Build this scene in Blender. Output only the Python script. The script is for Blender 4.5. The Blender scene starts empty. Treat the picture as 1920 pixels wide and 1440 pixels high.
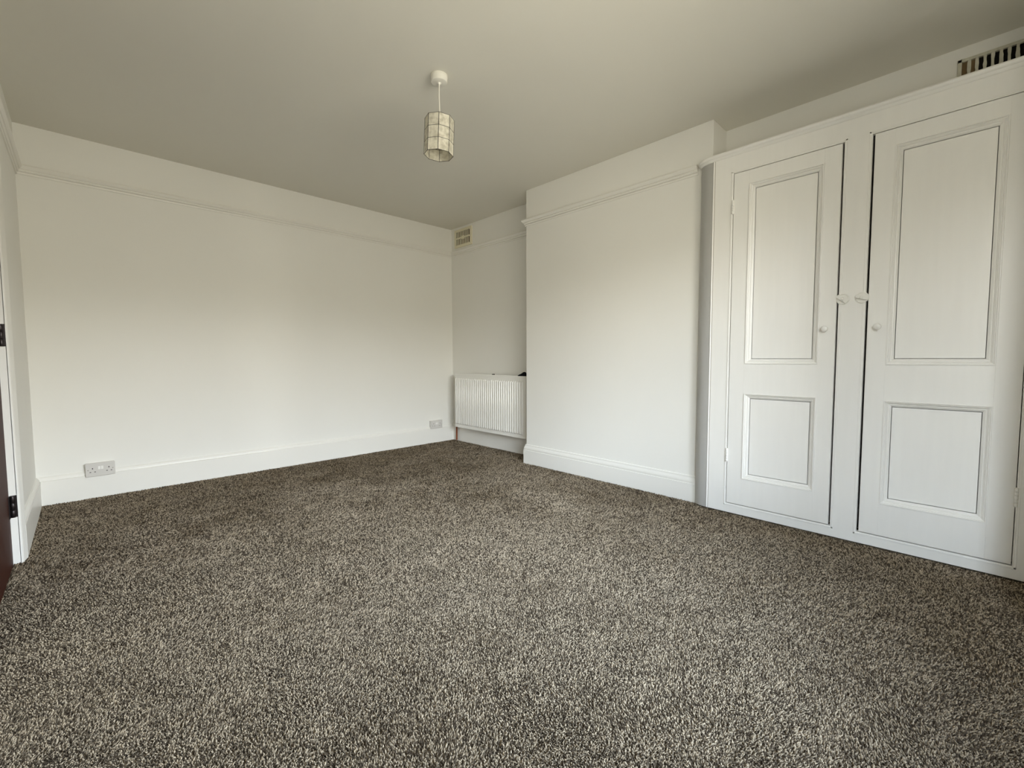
import bpy, bmesh, math, random
import numpy as np
from mathutils import Vector, Matrix

C = bpy.context.scene.collection
sc = bpy.context.scene
PI = math.pi
random.seed(4)
rng = np.random.default_rng(11)

# ------------------------------------------------------------------ camera
cam_d = bpy.data.cameras.new('camera')
cam = bpy.data.objects.new('camera', cam_d)
C.objects.link(cam)
r_, u_, f_ = ((0.71562506, -0.69847603, -0.00346435), (0.04353335, 0.03965092, 0.99826482),
              (0.69712669, 0.71453414, -0.05878219))
cam.matrix_world = Matrix(((r_[0], u_[0], -f_[0], 0.0), (r_[1], u_[1], -f_[1], 0.0),
                           (r_[2], u_[2], -f_[2], 0.9792), (0, 0, 0, 1)))
cam_d.sensor_fit = 'HORIZONTAL'
cam_d.sensor_width = 36.0
cam_d.lens = 825.13 / 1920 * 36
cam_d.clip_start = 0.01
sc.camera = cam

# ------------------------------------------------------------------ daylight and exposure
# (sine of the elevation, colour, radiance): street and houses below, then haze over the roofs, then clear sky
DAY = [(0.085, (1.0, 0.925, 0.775), 10.2), (0.150, (1.0, 0.985, 0.965), 35.0), (0.42, (0.74, 0.88, 1.08), 45.0), (1.0, (0.64, 0.81, 1.09), 33.0)]
world = bpy.data.worlds.new('daylight')
sc.world = world
world.use_nodes = True
wn, wl = world.node_tree.nodes, world.node_tree.links
wn.clear()
w_out = wn.new('ShaderNodeOutputWorld')
w_bg = wn.new('ShaderNodeBackground')
w_tc = wn.new('ShaderNodeTexCoord')
w_sep = wn.new('ShaderNodeSeparateXYZ')
w_ramp = wn.new('ShaderNodeValToRGB')
els = w_ramp.color_ramp.elements
while len(els) < len(DAY):
    els.new(0.5)
for e_, (z_, c_, k_) in zip(els, DAY):
    e_.position = z_
    e_.color = tuple(q * k_ for q in c_) + (1,)
wl.new(w_tc.outputs['Generated'], w_sep.inputs[0])
wl.new(w_sep.outputs['Z'], w_ramp.inputs[0])
wl.new(w_ramp.outputs[0], w_bg.inputs['Color'])
wl.new(w_bg.outputs[0], w_out.inputs['Surface'])

WY = -0.24                                         # near wall, with a canted bay window behind the photographer
WZ0, WZ1 = 0.58, 2.17                              # bay window sill and head
BAY = [(0.10, -0.36), (0.42, -0.76), (1.94, -0.76), (2.26, -0.36)]   # inside plan of the bay
for k in range(3):                                 # sampling portals for the sky: they give no light themselves
    (ax, ay), (bx, by) = BAY[k], BAY[k + 1]
    pl = bpy.data.lights.new('window_daylight', 'AREA')
    pl.shape = 'RECTANGLE'
    pl.size, pl.size_y = math.hypot(bx - ax, by - ay), WZ1 - WZ0
    pl.cycles.is_portal = True
    po = bpy.data.objects.new('window_daylight', pl)
    C.objects.link(po)
    nx_, ny_ = -(by - ay) / pl.size, (bx - ax) / pl.size          # into the room
    po.location = ((ax + bx) / 2 - nx_ * 0.08, (ay + by) / 2 - ny_ * 0.08, (WZ0 + WZ1) / 2)
    po.rotation_euler = Vector((nx_, ny_, 0)).to_track_quat('-Z', 'Y').to_euler()

vs = sc.view_settings
vs.view_transform = 'Standard'
vs.look = 'None'
vs.exposure = -0.15
vs.gamma = 1.0
vs.use_curve_mapping = False
sc.cycles.max_bounces = 12
sc.cycles.diffuse_bounces = 8
sc.cycles.transparent_max_bounces = 12
sc.cycles.sample_clamp_indirect = 6.0
sc.cycles.caustics_reflective = False
sc.cycles.caustics_refractive = False


# ------------------------------------------------------------------ materials
def mat(name, color, rough=0.5, spec=0.5, metal=0.0, noise=None, bump=None, coat=0.0):
    """noise = (scale, amount, stretch xyz), bump = (scale, distance, strength, stretch xyz)"""
    m = bpy.data.materials.new(name)
    m.use_nodes = True
    n, l = m.node_tree.nodes, m.node_tree.links
    b = n['Principled BSDF']
    b.inputs['Base Color'].default_value = (*color, 1)
    b.inputs['Roughness'].default_value = rough
    b.inputs['Specular IOR Level'].default_value = spec
    b.inputs['Metallic'].default_value = metal
    b.inputs['Coat Weight'].default_value = coat
    tc = n.new('ShaderNodeTexCoord')

    def tex(scale, stretch, detail=4.0):
        mp = n.new('ShaderNodeMapping')
        mp.inputs['Scale'].default_value = stretch
        t = n.new('ShaderNodeTexNoise')
        t.inputs['Scale'].default_value = scale
        t.inputs['Detail'].default_value = detail
        l.new(tc.outputs['Object'], mp.inputs['Vector'])
        l.new(mp.outputs[0], t.inputs['Vector'])
        return t
    if noise:
        t = tex(noise[0], noise[2])
        mx = n.new('ShaderNodeMix')
        mx.data_type = 'RGBA'
        a = noise[1]
        mx.inputs[6].default_value = tuple(c * (1 - a) for c in color) + (1,)
        mx.inputs[7].default_value = tuple(min(1, c * (1 + a)) for c in color) + (1,)
        l.new(t.outputs['Fac'], mx.inputs[0])
        l.new(mx.outputs[2], b.inputs['Base Color'])
    if bump:
        t = tex(bump[0], bump[3], 6.0)
        bp = n.new('ShaderNodeBump')
        bp.inputs['Distance'].default_value = bump[1]
        bp.inputs['Strength'].default_value = bump[2]
        l.new(t.outputs['Fac'], bp.inputs['Height'])
        l.new(bp.outputs[0], b.inputs['Normal'])
    return m


ONE = (1, 1, 1)
M = {}
M['wall'] = mat('wall_paint', (0.80, 0.79, 0.75), 0.48, 0.35, noise=(3, 0.015, ONE), bump=(14, 0.002, 0.12, ONE))
M['ceiling'] = mat('ceiling_paint', (0.735, 0.715, 0.65), 0.8, 0.2, noise=(2, 0.015, ONE), bump=(20, 0.002, 0.1, ONE))
M['trim'] = mat('trim_eggshell', (0.80, 0.785, 0.74), 0.36, 0.45, bump=(40, 0.001, 0.12, (1, 1, 0.3)))
M['gloss'] = mat('cupboard_eggshell', (0.85, 0.84, 0.81), 0.30, 0.5, noise=(6, 0.025, (6, 6, 0.5)),
                 bump=(26, 0.0016, 0.16, (3, 3, 0.12)))
M['hard'] = mat('white_enamel', (0.82, 0.81, 0.77), 0.28, 0.5)
M['knob'] = mat('knob_paint', (0.78, 0.77, 0.74), 0.22, 0.5)
M['plastic'] = mat('socket_plastic', (0.62, 0.60, 0.57), 0.3, 0.5)
M['switch'] = mat('switch_plastic', (0.85, 0.84, 0.81), 0.25, 0.5)
M['dark'] = mat('dark_void', (0.012, 0.010, 0.009), 0.8, 0.1)
M['screw'] = mat('screw_metal', (0.33, 0.31, 0.28), 0.4, 0.5, metal=0.8)
M['wood'] = mat('mahogany_door', (0.042, 0.009, 0.004), 0.55, 0.12, noise=(7, 0.35, (14, 14, 0.6)))
M['iron'] = mat('dark_hinge_metal', (0.028, 0.022, 0.022), 0.35, 0.6, metal=0.7)
M['cream'] = mat('cream_vent_plastic', (0.74, 0.69, 0.53), 0.45, 0.4)
M['vent_dark'] = mat('vent_slot_brown', (0.045, 0.026, 0.010), 0.8, 0.1)
M['vent_paint'] = mat('old_vent_paint', (0.52, 0.50, 0.41), 0.6, 0.3, noise=(60, 0.25, (1, 1, 0.5)))
M['vent_brown'] = mat('vent_shutter_brown', (0.17, 0.115, 0.055), 0.7, 0.2)
M['copper'] = mat('copper_pipe', (0.30, 0.10, 0.05), 0.4, 0.5, metal=0.6)
M['cloth'] = mat('black_cloth', (0.008, 0.008, 0.010), 0.95, 0.1, bump=(200, 0.001, 0.5, ONE))
M['wire'] = mat('blackened_wire', (0.022, 0.018, 0.012), 0.5, 0.4, metal=0.3)
M['flex'] = mat('white_flex', (0.76, 0.74, 0.68), 0.5, 0.4)
M['shade_paint'] = mat('joint_shadow_paint', (0.42, 0.39, 0.34), 0.8, 0.1)  # shade put into the colour, for the strip by the bead and the back board

# translucent capiz shell
m = bpy.data.materials.new('capiz_shell')
m.use_nodes = True
n, l = m.node_tree.nodes, m.node_tree.links
n.clear()
o_ = n.new('ShaderNodeOutputMaterial')
tc = n.new('ShaderNodeTexCoord')
nz = n.new('ShaderNodeTexNoise')
nz.inputs['Scale'].default_value = 42
nz.inputs['Detail'].default_value = 5
rp = n.new('ShaderNodeValToRGB')
rp.color_ramp.elements[0].position = 0.34
rp.color_ramp.elements[0].color = (0.64, 0.61, 0.51, 1)
rp.color_ramp.elements[1].position = 0.60
rp.color_ramp.elements[1].color = (0.92, 0.89, 0.80, 1)
df = n.new('ShaderNodeBsdfPrincipled')
df.inputs['Roughness'].default_value = 0.3
tl = n.new('ShaderNodeBsdfTranslucent')
mx = n.new('ShaderNodeMixShader')
mx.inputs[0].default_value = 0.38
l.new(tc.outputs['Object'], nz.inputs['Vector'])
l.new(nz.outputs['Fac'], rp.inputs[0])
l.new(rp.outputs[0], df.inputs['Base Color'])
l.new(rp.outputs[0], tl.inputs['Color'])
l.new(df.outputs[0], mx.inputs[1])
l.new(tl.outputs[0], mx.inputs[2])
l.new(mx.outputs[0], o_.inputs['Surface'])
M['capiz'] = m

# thin window glass
m = bpy.data.materials.new('window_glass')
m.use_nodes = True
n, l = m.node_tree.nodes, m.node_tree.links
n.clear()
o_ = n.new('ShaderNodeOutputMaterial')
tr = n.new('ShaderNodeBsdfTransparent')
tr.inputs['Color'].default_value = (0.97, 0.98, 0.97, 1)
gl = n.new('ShaderNodeBsdfGlossy')
gl.inputs['Roughness'].default_value = 0.02
fr = n.new('ShaderNodeFresnel')
fr.inputs['IOR'].default_value = 1.45
mx = n.new('ShaderNodeMixShader')
l.new(fr.outputs[0], mx.inputs[0])
l.new(tr.outputs[0], mx.inputs[1])
l.new(gl.outputs[0], mx.inputs[2])
l.new(mx.outputs[0], o_.inputs['Surface'])
M['glass'] = m


def carpet_material(name, tufted):
    m = bpy.data.materials.new(name)
    m.use_nodes = True
    n, l = m.node_tree.nodes, m.node_tree.links
    b = n['Principled BSDF']
    b.inputs['Roughness'].default_value = 0.9
    b.inputs['Specular IOR Level'].default_value = 0.12
    rp = n.new('ShaderNodeValToRGB')
    cr = rp.color_ramp
    cr.elements[0].position = 0.0
    cr.elements[0].color = (0.041, 0.029, 0.0185, 1)
    cr.elements[1].position = 1.0
    cr.elements[1].color = (0.53, 0.433, 0.312, 1)
    e = cr.elements.new(0.36)
    e.color = (0.104, 0.079, 0.055, 1)
    e = cr.elements.new(0.58)
    e.color = (0.30, 0.241, 0.170, 1)
    if tufted:
        at = n.new('ShaderNodeAttribute')
        at.attribute_name = 'tint'
        l.new(at.outputs['Fac'], rp.inputs[0])
    else:
        tc = n.new('ShaderNodeTexCoord')
        nz = n.new('ShaderNodeTexNoise')
        nz.inputs['Scale'].default_value = 190
        l.new(tc.outputs['Object'], nz.inputs['Vector'])
        l.new(nz.outputs['Fac'], rp.inputs[0])
    l.new(rp.outputs[0], b.inputs['Base Color'])
    return m


M['carpet_base'] = carpet_material('carpet_backing', False)
M['carpet'] = carpet_material('carpet_yarn', True)


# ------------------------------------------------------------------ mesh helpers
class MB:
    def __init__(self):
        self.v, self.f = [], []

    def add(self, vs, fs):
        o = len(self.v)
        self.v += [tuple(p) for p in vs]
        self.f += [tuple(i + o for i in q) for q in fs]
        return self

    def box(self, a, b, ch=0.0):
        """axis-aligned box from corner a to corner b, with chamfered edges when ch > 0"""
        a, b = [min(p, q) for p, q in zip(a, b)], [max(p, q) for p, q in zip(a, b)]
        bm = bmesh.new()
        bmesh.ops.create_cube(bm, size=1.0)
        for v in bm.verts:
            v.co = [a[i] + (v.co[i] + 0.5) * (b[i] - a[i]) for i in range(3)]
        if ch > 0:
            bmesh.ops.bevel(bm, geom=bm.edges[:], offset=ch, segments=2, affect='EDGES', profile=0.5)
        bm.verts.index_update()
        self.add([v.co[:] for v in bm.verts], [[v.index for v in f.verts] for f in bm.faces])
        bm.free()
        return self

    def sweep(self, path, sect, closed=False, caps=True):
        """sect(i, point) -> ring of 3-D points for each path station"""
        rings = [sect(i, p) for i, p in enumerate(path)]
        k = len(rings[0])
        vs = [p for r in rings for p in r]
        fs = []
        cnt = len(rings)
        for i in range(cnt if closed else cnt - 1):
            a, b = i * k, ((i + 1) % cnt) * k
            for j in range(k):
                j2 = (j + 1) % k
                fs.append((a + j, a + j2, b + j2, b + j))
        if caps and not closed:
            fs.append(tuple(range(k))[::-1])
            fs.append(tuple((cnt - 1) * k + j for j in range(k)))
        return self.add(vs, fs)

    def tube(self, pts, r, seg=10):
        pts = [Vector(p) for p in pts]

        def sect(i, p):
            t = (pts[min(i + 1, len(pts) - 1)] - pts[max(i - 1, 0)]).normalized()
            a = t.orthogonal().normalized()
            b = t.cross(a)
            return [p + (a * math.cos(2 * PI * q / seg) + b * math.sin(2 * PI * q / seg)) * r for q in range(seg)]
        # one steady frame along the path
        t0 = (pts[-1] - pts[0]).normalized()
        a0 = t0.orthogonal().normalized()

        def sect2(i, p):
            t = (pts[min(i + 1, len(pts) - 1)] - pts[max(i - 1, 0)]).normalized()
            a = (a0 - t * a0.dot(t)).normalized()
            b = t.cross(a)
            return [p + (a * math.cos(2 * PI * q / seg) + b * math.sin(2 * PI * q / seg)) * r for q in range(seg)]
        return self.sweep(pts, sect2)

    def lathe(self, origin, axis, prof, seg=24):
        """prof: list of (distance along axis, radius)"""
        ax = Vector(axis).normalized()
        a = ax.orthogonal().normalized()
        b = ax.cross(a)
        o = Vector(origin)
        return self.sweep(prof, lambda i, p: [o + ax * p[0] + (a * math.cos(2 * PI * q / seg) + b * math.sin(2 * PI * q / seg)) * max(p[1], 1e-5)
                                              for q in range(seg)])

    def run(self, path, prof, up=Vector((0, 0, 1))):
        """a moulding: plan path [(x, y)...] with the wall on the LEFT, prof [(out, z)...] closed; corners mitred"""
        P = [Vector((p[0], p[1])) for p in path]
        nrm = []
        for i in range(len(P)):
            ds = []
            if i > 0:
                ds.append((P[i] - P[i - 1]).normalized())
            if i < len(P) - 1:
                ds.append((P[i + 1] - P[i]).normalized())
            ns = [Vector((d.y, -d.x)) for d in ds]
            m_ = sum(ns, Vector((0, 0))) / len(ns)
            m_ = m_ / max(m_.length_squared, 0.2)
            nrm.append(m_)
        return self.sweep(P, lambda i, p: [(p.x + nrm[i].x * o, p.y + nrm[i].y * o, z) for o, z in prof])

    def build(self, name, material, parent=None, smooth=0, kind=None, origin=None):
        me = bpy.data.meshes.new(name)
        o3 = Vector(origin) if origin else Vector((0, 0, 0))
        me.from_pydata([tuple(Vector(p) - o3) for p in self.v], [], self.f)
        bm = bmesh.new()
        bm.from_mesh(me)
        bmesh.ops.recalc_face_normals(bm, faces=bm.faces)
        bm.to_mesh(me)
        bm.free()
        me.materials.append(M[material] if isinstance(material, str) else material)
        if smooth:
            me.polygons.foreach_set('use_smooth', [True] * len(me.polygons))
            me.set_sharp_from_angle(angle=math.radians(smooth))
        o = bpy.data.objects.new(name, me)
        C.objects.link(o)
        o.location = o3
        if parent:
            o.parent = parent
            o.matrix_parent_inverse = Matrix()
            o.location = o3 - world_loc(parent)
        if kind:
            o['kind'] = kind
        return o


def world_loc(o):
    p = Vector((0, 0, 0))
    while o:
        p += o.location
        o = o.parent
    return p


def thing(name, label, cat, loc, group=None):
    o = bpy.data.objects.new(name, None)
    o.empty_display_size = 0.05
    C.objects.link(o)
    o.location = loc
    o['label'] = label
    o['category'] = cat
    if group:
        o['group'] = group
    return o


# ------------------------------------------------------------------ measurements of the room (metres)
H = 2.5
XL, YB, XR, XR2 = -0.255, 4.3154, 3.2101, 3.1774      # left wall, back wall, right wall in the far and near alcoves
XC, YF, YN = 2.9589, 2.841, 1.1763                     # chimney breast: face, far side, near side
XK = 2.891                                             # front of the cupboard
YW = WY                                                # near wall
T = 0.14

# ------------------------------------------------------------------ the setting
MB().box((XL - T, YW - 0.3, -0.16), (XR + T, YB + T, -0.0115)).build('floor', 'carpet_base', kind='structure')
MB().box((XL - T, YW - 0.3, H), (XR + T, YB + T, H + 0.12)).build('ceiling', 'ceiling', kind='structure')
MB().box((XL - T, YB, -0.0115), (XR + T, YB + T, H)).build('wall_back', 'wall', kind='structure')
DY0, DY1, DZ = 2.22, 3.165, 2.06                       # doorway in the left wall
w = MB()
w.box((XL - T, YW, -0.0115), (XL, DY0 - 0.02, H))
w.box((XL - T, DY1 + 0.02, -0.0115), (XL, YB, H))
w.box((XL - T, DY0 - 0.02, DZ + 0.02), (XL, DY1 + 0.02, H))
w.build('wall_left', 'wall', kind='structure')
w = MB()
w.box((XR, YF - 0.6, -0.0115), (XR + T, YB, H))
w.box((XR2, YW, -0.0115), (XR + T, YF - 0.6, H))
w.build('wall_right', 'wall', kind='structure')
MB().box((XC, YN, -0.0115), (XR + 0.02, YF, H), 0.004).build('wall_chimney', 'wall', kind='structure')
OPZ = 2.30
w = MB()
w.box((XL - T, YW - 0.12, -0.0115), (BAY[0][0], YW, H))
w.box((BAY[3][0], YW - 0.12, -0.0115), (XR + T, YW, H))
w.box((BAY[0][0], YW - 0.12, OPZ), (BAY[3][0], YW, H))
w.build('wall_front', 'wall', kind='structure')


def bay_ring(lo, hi, z0, z1):
    """a band along the bay, between two offsets outside its inside plan"""
    def off(d):
        P_ = [Vector(p) for p in BAY]
        res = []
        for i in range(4):
            ns = []
            for j in (i - 1, i):
                if 0 <= j < 3:
                    e = (P_[j + 1] - P_[j]).normalized()
                    ns.append(Vector((e.y, -e.x)))
            m_ = sum(ns, Vector((0, 0))) / len(ns)
            m_ = m_ / m_.length_squared
            q = P_[i] + m_ * d
            res.append(q)
        return res
    A, B = off(lo), off(hi)
    return MB().sweep(range(4), lambda i, p: [(A[i].x, A[i].y, z0), (B[i].x, B[i].y, z0), (B[i].x, B[i].y, z1), (A[i].x, A[i].y, z1)])


w = bay_ring(0.0, 0.16, -0.0115, WZ0)
w2 = bay_ring(0.0, 0.16, WZ1, OPZ + 0.02)
w.add(w2.v, w2.f)
w.build('wall_bay', 'wall', kind='structure')
MB().box((BAY[0][0] - 0.2, -1.25, OPZ), (BAY[3][0] + 0.2, YW - 0.12, OPZ + 0.1)).build('ceiling_bay', 'ceiling', kind='structure')
MB().box((BAY[0][0] - 0.2, -1.25, -0.16), (BAY[3][0] + 0.2, YW - 0.12, -0.0115)).build('floor_bay', 'carpet_base', kind='structure')
for k in range(3):
    (ax, ay), (bx, by) = BAY[k], BAY[k + 1]
    L_ = math.hypot(bx - ax, by - ay)
    e = Vector(((bx - ax) / L_, (by - ay) / L_))
    o_n = Vector((e.y, -e.x))
    zm_ = (WZ0 + WZ1) / 2 + 0.05

    def slab(t0, t1, d0, d1, z0, z1):
        q = [Vector((ax, ay)) + e * t + o_n * d for t, d in ((t0, d0), (t1, d0), (t1, d1), (t0, d1))]
        return MB().add([(p.x, p.y, z0) for p in q] + [(p.x, p.y, z1) for p in q],
                        [(3, 2, 1, 0), (4, 5, 6, 7)] + [(i, (i + 1) % 4, 4 + (i + 1) % 4, 4 + i) for i in range(4)])
    w = MB()
    for args in ((0.0, 0.05, 0.02, 0.12, WZ0, WZ1), (L_ - 0.05, L_, 0.02, 0.12, WZ0, WZ1), (0.05, L_ - 0.05, 0.02, 0.12, WZ0, WZ0 + 0.05),
                 (0.05, L_ - 0.05, 0.02, 0.12, WZ1 - 0.05, WZ1), (0.05, L_ - 0.05, 0.04, 0.09, zm_ - 0.02, zm_ + 0.02)):
        q = slab(*args)
        w.add(q.v, q.f)
    win = w.build('window_%d' % (k + 1), 'trim', kind='structure')
    slab(0.045, L_ - 0.045, 0.060, 0.064, WZ0 + 0.045, zm_ - 0.015).build('pane', 'glass', win)
    slab(0.045, L_ - 0.045, 0.070, 0.074, zm_ + 0.015, WZ1 - 0.045).build('pane', 'glass', win)

# skirting boards
D1 = 0.020
SK_BACK = [(0, -0.0115), (D1, -0.0115), (D1, 0.157), (D1 - 0.006, 0.158), (D1 - 0.006, 0.162), (D1 - 0.003, 0.163), (D1 - 0.004, 0.171), (D1 - 0.009, 0.178), (0.006, 0.185), (0, 0.186)]
SK_CHIM = [(0, -0.0115), (D1, -0.0115), (D1, 0.117), (D1 - 0.005, 0.119), (D1 - 0.005, 0.124), (D1 - 0.003, 0.128), (D1 - 0.003, 0.135), (D1 - 0.006, 0.146),
           (0.009, 0.156), (0.008, 0.160), (0.009, 0.164), (0.007, 0.169), (0, 0.172)]
SK_PLAIN = [(0, -0.0115), (0.015, -0.0115), (0.015, 0.185), (0.012, 0.19), (0, 0.19)]
# walking so that the wall is on the left hand and the room on the right
MB().run([(XL, YB), (XR, YB)], SK_BACK).build('baseboard_back', 'trim', smooth=30, kind='structure')
MB().run([(XL, DY1 + 0.068), (XL, YB)], SK_BACK).build('baseboard_left', 'trim', smooth=30, kind='structure')
MB().run([(XR, YB), (XR, YF)], SK_PLAIN).build('baseboard_alcove', 'trim', smooth=30, kind='structure')
MB().run([(XR, YF), (XC, YF), (XC, YN + 0.05)], SK_CHIM).build('baseboard_chimney', 'trim', smooth=30, kind='structure')

# picture rails
R0 = 2.178
RAIL = [(0, R0), (0.007, R0), (0.0085, R0 + 0.003), (0.0095, R0 + 0.010), (0.003, R0 + 0.0115), (0.003, R0 + 0.0150), (0.012, R0 + 0.016), (0.016, R0 + 0.020), (0.018, R0 + 0.026),
        (0.0155, R0 + 0.0285), (0.0155, R0 + 0.031), (0.022, R0 + 0.0325), (0.026, R0 + 0.037), (0.030, R0 + 0.043), (0.033, R0 + 0.049), (0.032, R0 + 0.056), (0.026, R0 + 0.060), (0.016, R0 + 0.060),
        (0.012, R0 + 0.055), (0.004, R0 + 0.054), (0, R0 + 0.054)]
MB().run([(XL, YW), (XL, YB)], RAIL).build('trim_1', 'trim', smooth=30, kind='structure')
MB().run([(XL, YB), (XR, YB)], RAIL).build('trim_2', 'trim', smooth=30, kind='structure')
MB().run([(XR, YB), (XR, YF)], RAIL).build('trim_3', 'trim', smooth=30, kind='structure')
MB().run([(XR, YF), (XC, YF), (XC, YN + 0.092)], RAIL).build('trim_4', 'trim', smooth=30, kind='structure')

# door in the left wall: dark door hung in a white lining with an architrave
XD = -0.279
ARC = [(0.0, 0.0), (0.0, 0.006), (0.004, 0.010), (0.010, 0.012), (0.016, 0.009), (0.020, 0.010), (0.034, 0.013), (0.046, 0.018), (0.054, 0.020), (0.060, 0.018), (0.064, 0.010), (0.064, 0.0)]
w = MB()
path = [(DY0, -0.0115), (DY0, DZ), (DY1, DZ), (DY1, -0.0115)]
dirs = [(-1, 0), (-1, 1), (1, 1), (1, 0)]
w.sweep(path, lambda i, p: [(XL + h_, p[0] + dirs[i][0] * q, p[1] + dirs[i][1] * q) for q, h_ in ARC])
arch = w.build('trim_5', 'trim', smooth=30, kind='structure')
w = MB()
w.box((XL - T, DY1, -0.0115), (XL + 0.002, DY1 + 0.019, DZ))
w.box((XL - T, DY0 - 0.019, -0.0115), (XL + 0.002, DY0, DZ))
w.box((XL - T, DY0 - 0.019, DZ), (XL + 0.002, DY1 + 0.019, DZ + 0.019))
w.build('trim_6', 'trim', kind='structure')
w = MB()
w.box((XD - 0.040, DY0 + 0.003, -0.009), (XD, DY1 - 0.003, DZ - 0.003), 0.0015)
door = w.build('door_1', 'wood', kind='structure')
for hz in (0.275, 1.095, 1.86):
    w = MB()
    for k in range(3):
        z0 = hz - 0.052 + k * 0.035
        w.lathe((XD + 0.012, DY1 - 0.006, z0), (0, 0, 1), [(0, 0.002), (0, 0.0075), (0.001, 0.0082), (0.0325, 0.0082), (0.0335, 0.0075), (0.0335, 0.002)], 12)
    w.box((XD - 0.001, DY1 - 0.034, hz - 0.052), (XD + 0.0035, DY1 - 0.006, hz + 0.053))
    w.box((XD + 0.004, DY1 - 0.0035, hz - 0.052), (XD + 0.026, DY1 + 0.0005, hz + 0.053))
    w.build('hinge', 'iron', door, smooth=40)['label'] = 'dark metal butt hinge'
w = MB()
w.lathe((XD, DY0 + 0.065, 1.0), (1, 0, 0), [(0, 0.001), (0, 0.026), (0.006, 0.025), (0.008, 0.011), (0.03, 0.010), (0.036, 0.02), (0.048, 0.027), (0.06, 0.022), (0.066, 0.001)], 20)
w.build('handle', 'iron', door, smooth=40)['label'] = 'dark metal door knob'

# ------------------------------------------------------------------ carpet pile
X0, X1, Y0, Y1 = XD, XR, YW, YB


def smooth_noise(x, y, cell, seed):
    g = np.random.default_rng(seed).uniform(-1, 1, (64, 64))
    fx, fy = (x + 7.3) / cell, (y + 5.1) / cell
    ix, iy = np.floor(fx).astype(int), np.floor(fy).astype(int)
    tx, ty = fx - ix, fy - iy
    tx, ty = tx * tx * (3 - 2 * tx), ty * ty * (3 - 2 * ty)
    g4 = lambda a, b: g[a % 64, b % 64]
    return (g4(ix, iy) * (1 - tx) + g4(ix + 1, iy) * tx) * (1 - ty) + (g4(ix, iy + 1) * (1 - tx) + g4(ix + 1, iy + 1) * tx) * ty


def scatter(s, lo, hi):
    """jittered grid of spacing s, kept where lo <= distance < hi (dithered edge)"""
    nx, ny = int((X1 - X0) / s), int((Y1 - Y0) / s)
    gx, gy = np.meshgrid(np.arange(nx), np.arange(ny), indexing='ij')
    x = X0 + (gx.ravel() + rng.uniform(0.02, 0.98, nx * ny)) * s
    y = Y0 + (gy.ravel() + rng.uniform(0.02, 0.98, nx * ny)) * s
    d = np.hypot(x, y) + rng.uniform(-0.12, 0.12, x.size)
    unseen = (x + y) < 1.25                              # nearer than the picture shows: the coarse band covers it
    d = np.where(unseen, 3.5, d)
    inside = ((x > XL) | ((y > DY0) & (y < DY1))) & ~((x > XK + 0.002) & (y < YK0)) & ~((x > XC - 0.01) & (y < YN + 0.08)) & ~((x > XC + 0.005) & (y < YF - 0.005) & (y > YN - 0.1))
    k = inside & (d >= lo) & (d < hi)
    return x[k], y[k], np.full(k.sum(), s)


YK0 = 1.144
me = bpy.data.meshes.new('carpet_pile')
TRI9 = np.array([(0, 1, 4), (0, 4, 3), (1, 2, 5), (1, 5, 4), (2, 0, 3), (2, 3, 5), (3, 4, 6), (4, 5, 6), (5, 3, 6)])
TRI3 = np.array([(0, 1, 3), (1, 2, 3), (2, 0, 3)])
V_, F_, T_ = [], [], []
base = 0
for s_, lo, hi, fine in ((0.0042, 0, 1.95, True), (0.0053, 1.95, 2.7, True), (0.0068, 2.7, 9, False)):
    px, py, ps = scatter(s_, lo, hi)
    N = px.size
    lx = 0.30 * smooth_noise(px, py, 0.34, 1) + 0.30 * smooth_noise(px, py, 0.11, 2) + rng.normal(0, 0.32, N) + 0.10
    ly = 0.30 * smooth_noise(px, py, 0.30, 3) + 0.30 * smooth_noise(px, py, 0.10, 4) + rng.normal(0, 0.32, N) - 0.10
    ZC0 = -0.0125
    hgt = rng.uniform(0.0075, 0.0120, N) + 0.0012 * smooth_noise(px, py, 0.07, 5)
    ang = rng.uniform(0, 2 * PI, N)
    nv = 7 if fine else 4
    tv = np.zeros((N, nv, 3))
    for k in range(3):
        a = ang + k * 2 * PI / 3
        r0 = 0.55 if fine else 0.85
        tv[:, k] = np.stack([px + np.cos(a) * ps * r0, py + np.sin(a) * ps * r0, np.full(N, ZC0)], 1)
        if fine:
            a2 = a + 0.6
            tv[:, 3 + k] = np.stack([px + lx * hgt * 0.62 + np.cos(a2) * ps * 0.56, py + ly * hgt * 0.62 + np.sin(a2) * ps * 0.56, ZC0 + hgt * 0.62], 1)
    tv[:, nv - 1] = np.stack([px + lx * hgt * 1.15, py + ly * hgt * 1.15, ZC0 + hgt], 1)
    V_.append(tv.reshape(-1, 3))
    F_.append((np.arange(N)[:, None, None] * nv + (TRI9 if fine else TRI3)[None] + base).reshape(-1, 3))
    base += N * nv
    tn = np.clip(rng.uniform(0, 1, N) * 0.85 + 0.075 + 0.05 * smooth_noise(px, py, 0.05, 6), 0, 1)
    T_.append(np.repeat(tn, nv))
V_, faces, T_ = np.concatenate(V_), np.concatenate(F_), np.concatenate(T_)
me.vertices.add(len(V_))
me.vertices.foreach_set('co', V_.astype(np.float32).ravel())
me.loops.add(faces.size)
me.loops.foreach_set('vertex_index', faces.astype(np.int32).ravel())
me.polygons.add(len(faces))
me.polygons.foreach_set('loop_start', np.arange(0, faces.size, 3, dtype=np.int32))
me.polygons.foreach_set('use_smooth', np.ones(len(faces), dtype=bool))
me.update()
at = me.attributes.new('tint', 'FLOAT', 'POINT')
at.data.foreach_set('value', T_.astype(np.float32))
me.materials.append(M['carpet'])
pile = bpy.data.objects.new('carpet_pile', me)
C.objects.link(pile)
pile['kind'] = 'stuff'
pile['label'] = 'speckled grey and beige twist pile carpet covering the whole floor'
pile['category'] = 'carpet'

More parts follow.
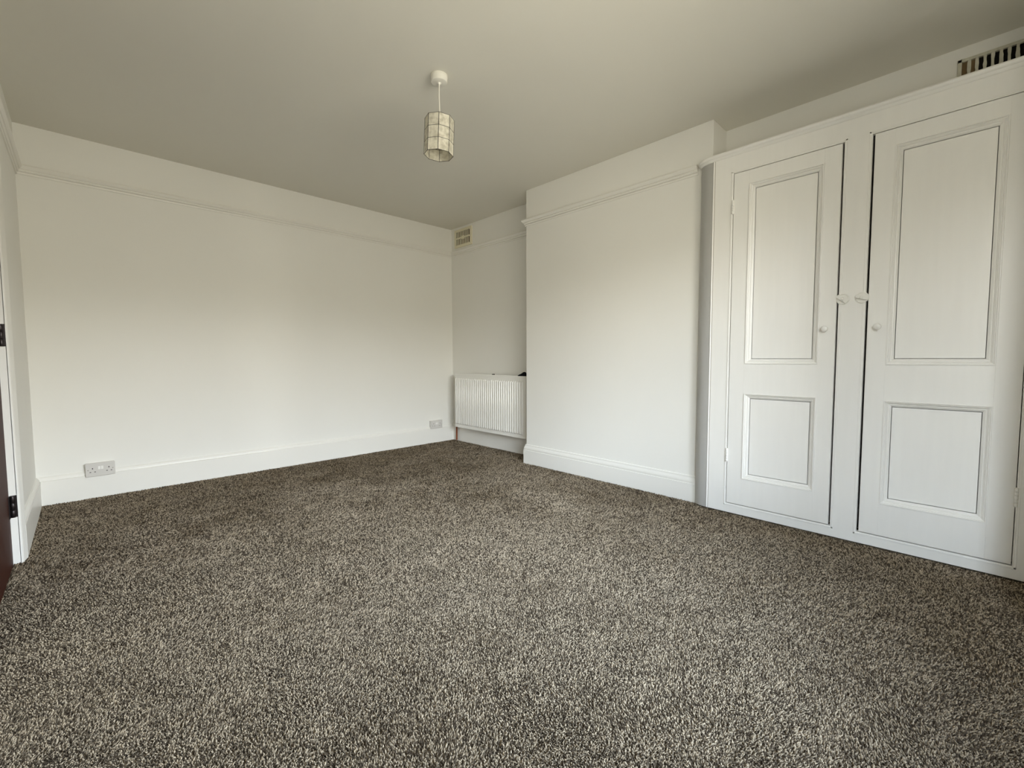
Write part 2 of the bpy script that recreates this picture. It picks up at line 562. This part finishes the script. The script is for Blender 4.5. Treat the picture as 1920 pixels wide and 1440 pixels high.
# ------------------------------------------------------------------ built-in cupboard
cup = thing('built_in_cupboard', 'white painted built-in cupboard with two panelled doors filling the right alcove', 'cupboard', (XK + 0.14, 0.40, 0))
YK0, YK1 = 1.144, YW                                    # left and right ends of the front
DT, DB = 2.0955, 0.058
LD = (0.476, 1.022)                                     # opening of the left door (y)
RD = (-0.1845, 0.362)                                   # opening of the right door
FT = 0.028
XI = XK + FT
w = MB().box((XK, LD[1], 0), (XI, YK0, 2.21))
w.build('stile', 'gloss', cup)
MB().box((XK, RD[1], DB), (XI, LD[0], DT)).build('stile', 'gloss', cup)
MB().box((XK, YK1 + 0.001, 0), (XI, RD[0], 2.21)).build('stile', 'gloss', cup)
MB().box((XK, RD[0], DT), (XI, LD[1], 2.21)).build('top_rail', 'gloss', cup)
MB().box((XK, RD[0], 0), (XI, LD[1], DB)).build('bottom_rail', 'gloss', cup)
# rounded return from the front to the chimney breast, with a narrow bead beside it
AX, AY = XC - XK, 0.098
arc = [(XC - AX * math.cos(t), YK0 + AY * math.sin(t)) for t in [PI / 2 * k / 14 for k in range(15)]]
w = MB()
w.sweep(arc + [(XC, YK0)], lambda i, p: [(p[0], p[1], 0), (p[0], p[1], 2.21)], closed=True)
w.add([(p[0], p[1], 2.21) for p in arc + [(XC, YK0)]], [tuple(range(16))])
w.build('corner_return', 'gloss', cup, smooth=35)
w = MB()
w.lathe((XK + 0.001, YK0 - 0.003, 0.001), (0, 0, 1), [(0, 0.0005), (0, 0.0045), (2.205, 0.0045), (2.205, 0.0005)], 12)
w.build('bead', 'gloss', cup, smooth=50)
MB().box((XK - 0.0004, YK0 - 0.0125, 0.002), (XK + 0.001, YK0 - 0.0095, 2.205)).build('groove_shade', 'shade_paint', cup)  # raised strip, the shade of a narrow channel painted as colour
# beads that edge the door openings
for (a, b) in (LD, RD):
    w = MB()
    q = 0.0085
    for (p0, p1) in (((a - q, DB - q), (a - q, DT + q)), ((b + q, DB - q), (b + q, DT + q)), ((a - q, DB - q), (b + q, DB - q)), ((a - q, DT + q), (b + q, DT + q))):
        w.box((XK - 0.0022, min(p0[0], p1[0]) - 0.0042, min(p0[1], p1[1]) - 0.0042), (XK + 0.002, max(p0[0], p1[0]) + 0.0042, max(p0[1], p1[1]) + 0.0042), 0.0015)
    w.build('bead', 'gloss', cup)
# cornice along the top, sweeping back to the chimney breast
Z0 = 2.2
COR = [(0, Z0), (0.003, Z0), (0.006, Z0 + 0.003), (0.009, Z0 + 0.009), (0.011, Z0 + 0.013), (0.016, Z0 + 0.016), (0.020, Z0 + 0.022), (0.021, Z0 + 0.028),
       (0.018, Z0 + 0.034), (0.012, Z0 + 0.037), (0, Z0 + 0.037)]
w = MB()
cpath = [(p[0], p[1]) for p in arc[::-1]][1:] + [(XK, YK1 + 0.001)]
w.run(cpath, COR)
w.build('cornice', 'gloss', cup, smooth=32)
w = MB()
tp = [(p[0] + 0.002, p[1]) for p in arc] + [(XC + 0.001, YN), (XR2 - 0.002, YN - 0.002), (XR2 - 0.002, YK1 + 0.001), (XK + 0.002, YK1 + 0.001)]
k = len(tp)
w.add([(p[0], p[1], Z0 + 0.012) for p in tp] + [(p[0], p[1], Z0 + 0.0365) for p in tp],
      [tuple(range(k))[::-1], tuple(range(k, 2 * k))] + [(i, (i + 1) % k, k + (i + 1) % k, k + i) for i in range(k)])
w.build('top_board', 'gloss', cup)
# back board in a shade colour, for the dark inside seen through the gaps
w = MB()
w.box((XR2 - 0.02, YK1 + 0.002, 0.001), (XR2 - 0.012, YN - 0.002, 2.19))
w.build('back_board', 'shade_paint', cup)

PROF = [(0.0, -0.001), (0.0, 0.0030), (0.0012, 0.0042), (0.0042, 0.0042), (0.0058, 0.0024), (0.0064, -0.0034), (0.0080, -0.0034), (0.0090, -0.0018), (0.0125, -0.0050), (0.0160, -0.0100),
        (0.0168, -0.0132), (0.0182, -0.0118), (0.0208, -0.0122), (0.0240, -0.0150), (0.0280, -0.0196), (0.0300, -0.0209), (0.0325, -0.0209), (0.0330, -0.0225)]


def cupboard_door(y0, y1, panels, hinge_left, gaps):
    """y0 < y1 opening; gaps (right side = low y, left side = high y)"""
    a, b = y0 + gaps[0], y1 - gaps[1]
    zt, zb = DT - 0.004, DB + 0.005
    xf = XK - 0.0005
    dr = MB().box((xf + 0.0245, a + 0.02, zb + 0.02), (xf + 0.029, b - 0.02, zt - 0.02)).build('door', 'gloss', cup, origin=(XK, (a + b) / 2, DB))
    pa, pb, (l0, l1), (u0, u1) = panels
    TH = 0.030
    ch = 0.0012
    MB().box((xf, a, zb), (xf + TH, pa, zt), ch).build('stile', 'gloss', dr)
    MB().box((xf, pb, zb), (xf + TH, b, zt), ch).build('stile', 'gloss', dr)
    for (z0, z1) in ((zb, l0), (l1, u0), (u1, zt)):
        MB().box((xf + 0.0003, pa - 0.0002, z0), (xf + TH, pb + 0.0002, z1), 0.0006).build('rail', 'gloss', dr)
    for (z0, z1) in ((l0, l1), (u0, u1)):
        w = MB()
        w.sweep(PROF, lambda i, p: [(xf - p[1], pa + p[0], z0 + p[0]), (xf - p[1], pb - p[0], z0 + p[0]), (xf - p[1], pb - p[0], z1 - p[0]), (xf - p[1], pa + p[0], z1 - p[0])], caps=False)
        w.build('panel_moulding', 'gloss', dr)
        MB().box((xf + 0.0209, pa + 0.03, z0 + 0.03), (xf + 0.0238, pb - 0.03, z1 - 0.03)).build('panel', 'gloss', dr)
    ky = a + 0.046 if hinge_left else b - 0.042
    w = MB()
    w.lathe((xf + 0.001, ky, 1.131), (-1, 0, 0), [(0, 0.001), (0, 0.0115), (0.003, 0.0105), (0.008, 0.0078), (0.012, 0.0085), (0.017, 0.0135), (0.022, 0.0165), (0.027, 0.0165),
                                                   (0.031, 0.0140), (0.034, 0.009), (0.0352, 0.001)], 28)
    w.build('knob', 'knob', dr, smooth=50)
    hy = y1 - 0.0005 if hinge_left else y0 + 0.0005
    for hz in (0.365, 1.895):
        w = MB()
        for k in range(5):
            z = hz - 0.0415 + k * 0.0166
            w.lathe((XK - 0.0035, hy, z), (0, 0, 1), [(0, 0.002), (0, 0.0062), (0.0008, 0.0068), (0.0152, 0.0068), (0.016, 0.0062), (0.016, 0.002)], 14)
        w.lathe((XK - 0.0035, hy, hz - 0.044), (0, 0, 1), [(0, 0.001), (0.001, 0.004), (0.0865, 0.004), (0.088, 0.001)], 10)
        s = 1 if hinge_left else -1
        w.box((XK - 0.0018, hy + s * 0.004, hz - 0.0415), (XK + 0.002, hy + s * 0.0105, hz + 0.0415), 0.0008)
        w.build('hinge', 'gloss', dr, smooth=45)
    return dr


PL_, PU_ = (0.227, 0.758), (0.939, 2.015)
cupboard_door(LD[0], LD[1], (0.560, 0.932, PL_, PU_), True, (0.0088, 0.0035))
cupboard_door(RD[0], RD[1], (-0.100, 0.274, PL_, PU_), False, (0.003, 0.0098))

# turn-button latches on the middle stile
for (ly_, tilt, side) in ((0.4575, 0.72, 1), (0.378, 0.36 + PI, -1)):
    w = MB()
    w.lathe((XK - 0.0005, ly_, 1.284), (-1, 0, 0), [(0, 0.001), (0, 0.029), (0.005, 0.029), (0.0065, 0.027), (0.0065, 0.0240), (0.0018, 0.0230), (0.0018, 0.001)], 32)
    lp = w.build('latch', 'hard', cup, smooth=40)
    # bar lies across the door edge
    u = Vector((0, math.cos(tilt), math.sin(tilt)))
    v = Vector((0, -math.sin(tilt), math.cos(tilt)))
    w = MB()
    x0_, x1_ = XK - 0.0170, XK - 0.0085
    prof2 = [(-0.026, -0.01155), (-0.022, -0.0085), (0.024, -0.01155), (0.030, -0.004), (0.030, 0.004), (0.024, 0.0065), (-0.022, 0.0085), (-0.026, 0.0065)]
    o0 = Vector((0, ly_, 1.284))
    pts = [o0 + u * a_ + v * b_ for a_, b_ in prof2]
    k = len(pts)
    w.add([(x0_, p.y, p.z) for p in pts] + [(x1_, p.y, p.z) for p in pts],
          [tuple(range(k)), tuple(range(k, 2 * k))[::-1]] + [(i, (i + 1) % k, k + (i + 1) % k, k + i) for i in range(k)])
    w.lathe((XK - 0.002, ly_, 1.284), (-1, 0, 0), [(0, 0.001), (0, 0.006), (0.0150, 0.006), (0.0175, 0.0072), (0.0200, 0.006), (0.0210, 0.001)], 16)
    w.build('turn_button', 'hard', lp, smooth=40)

# ------------------------------------------------------------------ radiator
RX, RY0, RY1, RZ0, RZ1 = 3.080, 2.962, 4.103, 0.184, 0.7975
rad = thing('radiator', 'white ribbed panel radiator under the small vent in the far alcove', 'radiator', (3.13, 3.53, RZ0))
NR = 34
ys, dep = [], []
f0, f1 = RY0 + 0.034, RY1 - 0.012
pitch = (f1 - f0) / NR
ys.append(RY0); dep.append(0.0)
for k in range(NR):
    base = f0 + k * pitch
    for t, d in ((0.0, 0), (0.24, 0), (0.32, 0.3), (0.40, 0.82), (0.48, 1.0), (0.76, 1.0), (0.84, 0.82), (0.92, 0.3)):
        ys.append(base + t * pitch); dep.append(d)
ys.append(f1); dep.append(0.0)
ys.append(RY1); dep.append(0.0)
zs = [(RZ0, 0), (RZ0 + 0.036, 0), (RZ0 + 0.040, 0.35), (RZ0 + 0.048, 1.0), (RZ1 - 0.058, 1.0), (RZ1 - 0.050, 0.35), (RZ1 - 0.046, 0), (RZ1, 0)]
w = MB()
ny = len(ys)
vs_, fs_ = [], []
for z, a in zs:
    for y, d in zip(ys, dep):
        vs_.append((RX - 0.015 * a * d + 0.002, y, z))
for i in range(len(zs) - 1):
    for j in range(ny - 1):
        fs_.append((i * ny + j, i * ny + j + 1, (i + 1) * ny + j + 1, (i + 1) * ny + j))
w.add(vs_, fs_)
w.box((RX + 0.0035, RY0, RZ0), (RX + 0.016, RY1, RZ1))
w.build('front_panel', 'hard', rad, smooth=40)
# seams along the top and bottom edge of the panel
MB().box((RX + 0.001, RY0 + 0.004, RZ1 - 0.010), (RX + 0.006, RY1 - 0.004, RZ1 - 0.004), 0.001).build('edge_trim', 'hard', rad)
MB().box((RX + 0.001, RY0 + 0.004, RZ0 + 0.006), (RX + 0.006, RY1 - 0.004, RZ0 + 0.014), 0.001).build('edge_trim', 'hard', rad)
MB().box((RX + 0.050, RY0, RZ0), (RX + 0.062, RY1, RZ1), 0.002).build('rear_panel', 'hard', rad)
for y in (RY0, RY1 - 0.002):
    MB().box((RX + 0.008, y - 0.001, RZ0 + 0.02), (RX + 0.095, y + 0.003, RZ1 - 0.004), 0.0008).build('side_panel', 'hard', rad)
w = MB()
w.box((RX + 0.008, RY0, RZ1 - 0.001), (RX + 0.014, RY1, RZ1 + 0.004))
w.box((RX + 0.090, RY0, RZ1 - 0.001), (RX + 0.096, RY1, RZ1 + 0.004))
ng = 46
for k in range(ng + 1):
    y = RY0 + (RY1 - RY0 - 0.006) * k / ng
    w.box((RX + 0.010, y, RZ1 - 0.001), (RX + 0.092, y + 0.006, RZ1 + 0.003))
w.build('top_grille', 'hard', rad)
for y in (RY0 + 0.12, RY1 - 0.12):
    MB().box((RX + 0.06, y, RZ0 + 0.05), (XR - 0.001, y + 0.03, RZ1 - 0.05)).build('wall_bracket', 'hard', rad)
MB().tube([(3.165, 4.09, RZ0 + 0.03), (3.170, 4.165, RZ0 + 0.02), (3.176, 4.205, RZ0 - 0.02), (3.180, 4.212, 0.08), (3.180, 4.212, 0.004)], 0.0105, 12).build('pipe', 'copper', rad, smooth=60)['label'] = 'bare copper supply pipe'
w = MB().lathe((3.166, 4.09, RZ0 + 0.028), (0, 1, 0), [(0, 0.002), (0, 0.016), (0.03, 0.016), (0.034, 0.012), (0.05, 0.012), (0.05, 0.002)], 14)
w.build('valve', 'hard', rad, smooth=40)
w = MB().box((RX + 0.060, 3.505, RZ1 + 0.0035), (RX + 0.085, 3.528, RZ1 + 0.012), 0.003)
w.build('clip', 'dark', rad, smooth=40)['label'] = 'small black clip on top of the radiator'

# crumpled black cloth left on the end of the radiator
bm = bmesh.new()
bmesh.ops.create_icosphere(bm, subdivisions=4, radius=1.0)
prof_h = [(-1, 0.10), (-0.75, 0.30), (-0.4, 0.42), (0.0, 0.62), (0.35, 0.95), (0.6, 1.0), (0.8, 0.62), (1.0, 0.22)]
for v in bm.verts:
    t = v.co.y * -1
    h_ = np.interp(t, [p[0] for p in prof_h], [p[1] for p in prof_h])
    wob = 1 + 0.10 * math.sin(9 * v.co.y + 5 * v.co.x) + 0.06 * math.sin(17 * v.co.x - 7 * v.co.y)
    x_, y_, z_ = v.co
    v.co = (x_ * 0.030 * wob, y_ * 0.064, max(0.0, (z_ + 0.25)) * 0.034 * h_ * wob)
me = bpy.data.meshes.new('black_cloth')
bm.to_mesh(me)
bm.free()
me.polygons.foreach_set('use_smooth', [True] * len(me.polygons))
me.materials.append(M['cloth'])
o = bpy.data.objects.new('black_cloth', me)
C.objects.link(o)
o.location = (RX + 0.045, 3.052, RZ1 + 0.0035)
o['label'] = 'small crumpled black cloth lying on the right end of the radiator'
o['category'] = 'cloth'


# ------------------------------------------------------------------ sockets
def socket(x0, x1, z0, z1, label):
    W, Hh = x1 - x0, z1 - z0
    y = YB - 0.036
    t = thing('double_socket', label, 'socket', ((x0 + x1) / 2, YB, z0), 'double wall sockets on the back wall')
    MB().box((x0 + 0.002, y + 0.007, z0 + 0.002), (x1 - 0.002, YB + 0.002, z1 - 0.002), 0.002).build('back_box', 'plastic', t)
    MB().box((x0, y, z0), (x1, y + 0.009, z1), 0.003).build('face_plate', 'plastic', t)
    for k, (fx, fw) in enumerate(((0.455, 0.082), (0.555, 0.082))):
        MB().box((x0 + W * (fx - fw / 2), y - 0.003, z0 + Hh * 0.50), (x0 + W * (fx + fw / 2), y + 0.002, z0 + Hh * 0.74), 0.0012).build('rocker_switch', 'switch', t)
    for (fx, fz, a, b) in ((0.235, 0.60, 0.0045, 0.0085), (0.785, 0.60, 0.0045, 0.0085), (0.16, 0.34, 0.007, 0.0045), (0.315, 0.34, 0.007, 0.0045), (0.715, 0.34, 0.007, 0.0045), (0.865, 0.34, 0.007, 0.0045)):
        MB().box((x0 + W * fx - a / 2 * 1.15, y - 0.0004, z0 + Hh * fz - b / 2), (x0 + W * fx + a / 2 * 1.15, y + 0.002, z0 + Hh * fz + b / 2)).build('pin_hole', 'dark', t)
    for fx in (0.085, 0.915):
        MB().lathe((x0 + W * fx, y + 0.001, z0 + Hh * 0.5), (0, -1, 0), [(0, 0.0005), (0, 0.0036), (0.0015, 0.0032), (0.0018, 0.0005)], 12).build('screw', 'screw', t, smooth=40)


socket(-0.0164, 0.140, 0.1495, 0.2445, 'white double wall socket low on the back wall near the left corner')
socket(2.861, 3.0227, 0.1602, 0.2557, 'white double wall socket low on the back wall beside the radiator')

# ------------------------------------------------------------------ small slotted vent in the far alcove
vy0, vy1, vz0, vz1 = 3.922, 4.236, 2.266, 2.470
v = thing('wall_vent', 'cream slotted wall vent above the radiator under the ceiling', 'vent', (XR, (vy0 + vy1) / 2, vz0))
MB().box((XR - 0.002, vy0 + 0.030, vz0 + 0.026), (XR - 0.0005, vy1 - 0.028, vz1 - 0.024)).build('backing', 'vent_dark', v)['label'] = 'dark brown duct behind the slots'
fx0, fx1 = XR - 0.014, XR + 0.002
w = MB()
w.box((fx0, vy0, vz0), (fx1, vy0 + 0.034, vz1))
w.box((fx0, vy1 - 0.030, vz0), (fx1, vy1, vz1))
w.box((fx0, vy0 + 0.034, vz0), (fx1, vy1 - 0.030, vz0 + 0.028))
w.box((fx0, vy0 + 0.034, vz1 - 0.026), (fx1, vy1 - 0.030, vz1))
w.build('frame', 'cream', v)
a, b = vy0 + 0.034, vy1 - 0.030
for k in range(1, 10):
    y = a + (b - a) * k / 10
    MB().box((fx0 + 0.001, y - 0.0058, vz0 + 0.026), (fx0 + 0.0038, y + 0.0058, vz1 - 0.024)).build('bar', 'cream', v)
zm = (vz0 + vz1) / 2 + 0.002
MB().box((fx0, a - 0.002, zm - 0.008), (fx0 + 0.004, b + 0.002, zm + 0.008), 0.001).build('crossbar', 'cream', v)
MB().box((fx0 - 0.004, (a + b) / 2 - 0.024, zm - 0.017), (fx1, (a + b) / 2 + 0.022, zm + 0.017), 0.002).build('centre_boss', 'cream', v)

# ------------------------------------------------------------------ large louvred vent above the cupboard
gy1, gy0, gz0, gz1 = 0.078, -0.225, 2.285, 2.437
v = thing('louvre_vent', 'old painted louvre vent with upright bars above the cupboard', 'vent', (XR2, (gy0 + gy1) / 2, gz0))
MB().box((XR2 - 0.002, gy0 + 0.004, gz0 + 0.004), (XR2 + 0.003, gy1 - 0.060, gz1 - 0.004)).build('backing', 'dark', v)
MB().box((XR2 - 0.003, gy1 - 0.062, gz0 + 0.004), (XR2 + 0.003, gy1 - 0.004, gz1 - 0.004)).build('shutter', 'vent_brown', v)['label'] = 'brown shutter behind the first slots'
g0 = XR2 - 0.016
w = MB()
w.box((g0, gy1 - 0.015, gz0), (XR2 + 0.002, gy1, gz1), 0.001)
w.box((g0, gy0, gz0), (XR2 + 0.002, gy0 + 0.012, gz1), 0.001)
w.box((g0, gy0, gz1 - 0.014), (XR2 + 0.002, gy1, gz1), 0.001)
w.box((g0, gy0, gz0), (XR2 + 0.002, gy1, gz0 + 0.016), 0.001)
w.build('frame', 'vent_paint', v)
y = gy1 - 0.015 - 0.0255
kk = 0
while y > gy0 + 0.02:
    w = MB()
    nseg = 9
    zz = [gz0 + 0.014 + (gz1 - gz0 - 0.026) * j / nseg for j in range(nseg + 1)]
    hw = [0.0060 + random.uniform(-0.0013, 0.0013) for _ in zz]
    sh = [random.uniform(-0.0008, 0.0008) for _ in zz]
    w.sweep(list(range(nseg + 1)), lambda i, p: [(g0 + 0.002, y - hw[i] + sh[i], zz[i]), (g0 + 0.002, y + hw[i] + sh[i], zz[i]), (XR2 + 0.001, y + hw[i] + sh[i], zz[i]), (XR2 + 0.001, y - hw[i] + sh[i], zz[i])])
    w.build('bar', 'vent_paint', v)
    y -= 0.0262
MB().lathe((g0 + 0.001, gy1 - 0.0075, gz1 - 0.008), (-1, 0, 0), [(0, 0.0005), (0, 0.003), (0.0012, 0.0026), (0.0014, 0.0005)], 10).build('screw', 'dark', v)

# ------------------------------------------------------------------ pendant light
cx, cy = 1.446, 2.037
ZT, ZB = 2.272, 2.083
pen = thing('pendant_light', 'pendant light with a white shell panel shade hanging from the ceiling', 'ceiling light', (cx, cy, H))
w = MB().lathe((cx, cy, H), (0, 0, -1), [(-0.001, 0.001), (-0.001, 0.0455), (0.006, 0.046), (0.0065, 0.0448), (0.010, 0.0448), (0.030, 0.0440), (0.035, 0.0415), (0.0375, 0.036), (0.038, 0.012), (0.040, 0.010), (0.047, 0.006), (0.047, 0.001)], 36)
w.build('ceiling_rose', 'flex', pen, smooth=35)
MB().tube([(cx, cy, H - 0.040), (cx - 0.0012, cy + 0.0012, 2.40), (cx + 0.0006, cy, 2.32), (cx, cy, 2.25)], 0.0032, 10).build('flex', 'flex', pen, smooth=60)
w = MB().lathe((cx, cy, 2.262), (0, 0, -1), [(0, 0.001), (0, 0.008), (0.006, 0.012), (0.022, 0.0165), (0.030, 0.020), (0.034, 0.020), (0.036, 0.0165), (0.072, 0.0165), (0.074, 0.0145), (0.074, 0.001)], 24)
w.build('lamp_holder', 'flex', pen, smooth=35)
RS = 0.0785
ph0 = math.atan2(-cy, -cx) - math.radians(2)
oct_ = [(cx + RS * math.cos(ph0 + k * PI / 4), cy + RS * math.sin(ph0 + k * PI / 4)) for k in range(8)]
rows = [ZB + (ZT - ZB) * k / 3 for k in range(4)]
w = MB()
for k in range(8):
    x_, y_ = oct_[k]
    w.tube([(x_, y_, ZB - 0.001), (x_, y_, ZT + 0.001)], 0.0017, 6)
    x2, y2 = oct_[(k + 1) % 8]
    for z in rows:
        w.tube([(x_, y_, z), (x2, y2, z)], 0.0013, 6)
# spider that carries the shade on the lamp holder
for k in (1, 4, 7):
    x_, y_ = oct_[k]
    w.tube([(x_, y_, ZT), (cx + (x_ - cx) * 0.24, cy + (y_ - cy) * 0.24, 2.229)], 0.0011, 6)
w.lathe((cx, cy, 2.2305), (0, 0, -1), [(0, 0.0165), (0, 0.021), (0.002, 0.021), (0.002, 0.0165)], 20)
shade = w.build('shade', 'wire', pen, smooth=50, origin=(cx, cy, ZT))
shade['label'] = 'eight-sided shade of blackened wire'
for k in range(8):
    p0, p1 = Vector(oct_[k]), Vector(oct_[(k + 1) % 8])
    d = (p1 - p0).normalized()
    nn = Vector((d.y, -d.x))
    for j in range(3):
        z0, z1 = rows[j] + 0.0009, rows[j + 1] - 0.0009
        a_, b_ = p0 + d * 0.0011, p1 - d * 0.0011
        w = MB()
        th = 0.0005
        w.add([(*(a_ + nn * th), z0), (*(b_ + nn * th), z0), (*(b_ + nn * th), z1), (*(a_ + nn * th), z1),
               (*(a_ - nn * th), z0), (*(b_ - nn * th), z0), (*(b_ - nn * th), z1), (*(a_ - nn * th), z1)],
              [(0, 1, 2, 3), (7, 6, 5, 4), (0, 4, 5, 1), (1, 5, 6, 2), (2, 6, 7, 3), (3, 7, 4, 0)])
        w.build('shell_panel', 'capiz', shade)
# the shade hangs a little out of true
shade.rotation_mode = 'AXIS_ANGLE'
shade.rotation_axis_angle = (math.radians(2.5), 0.69, 0.72, 0)
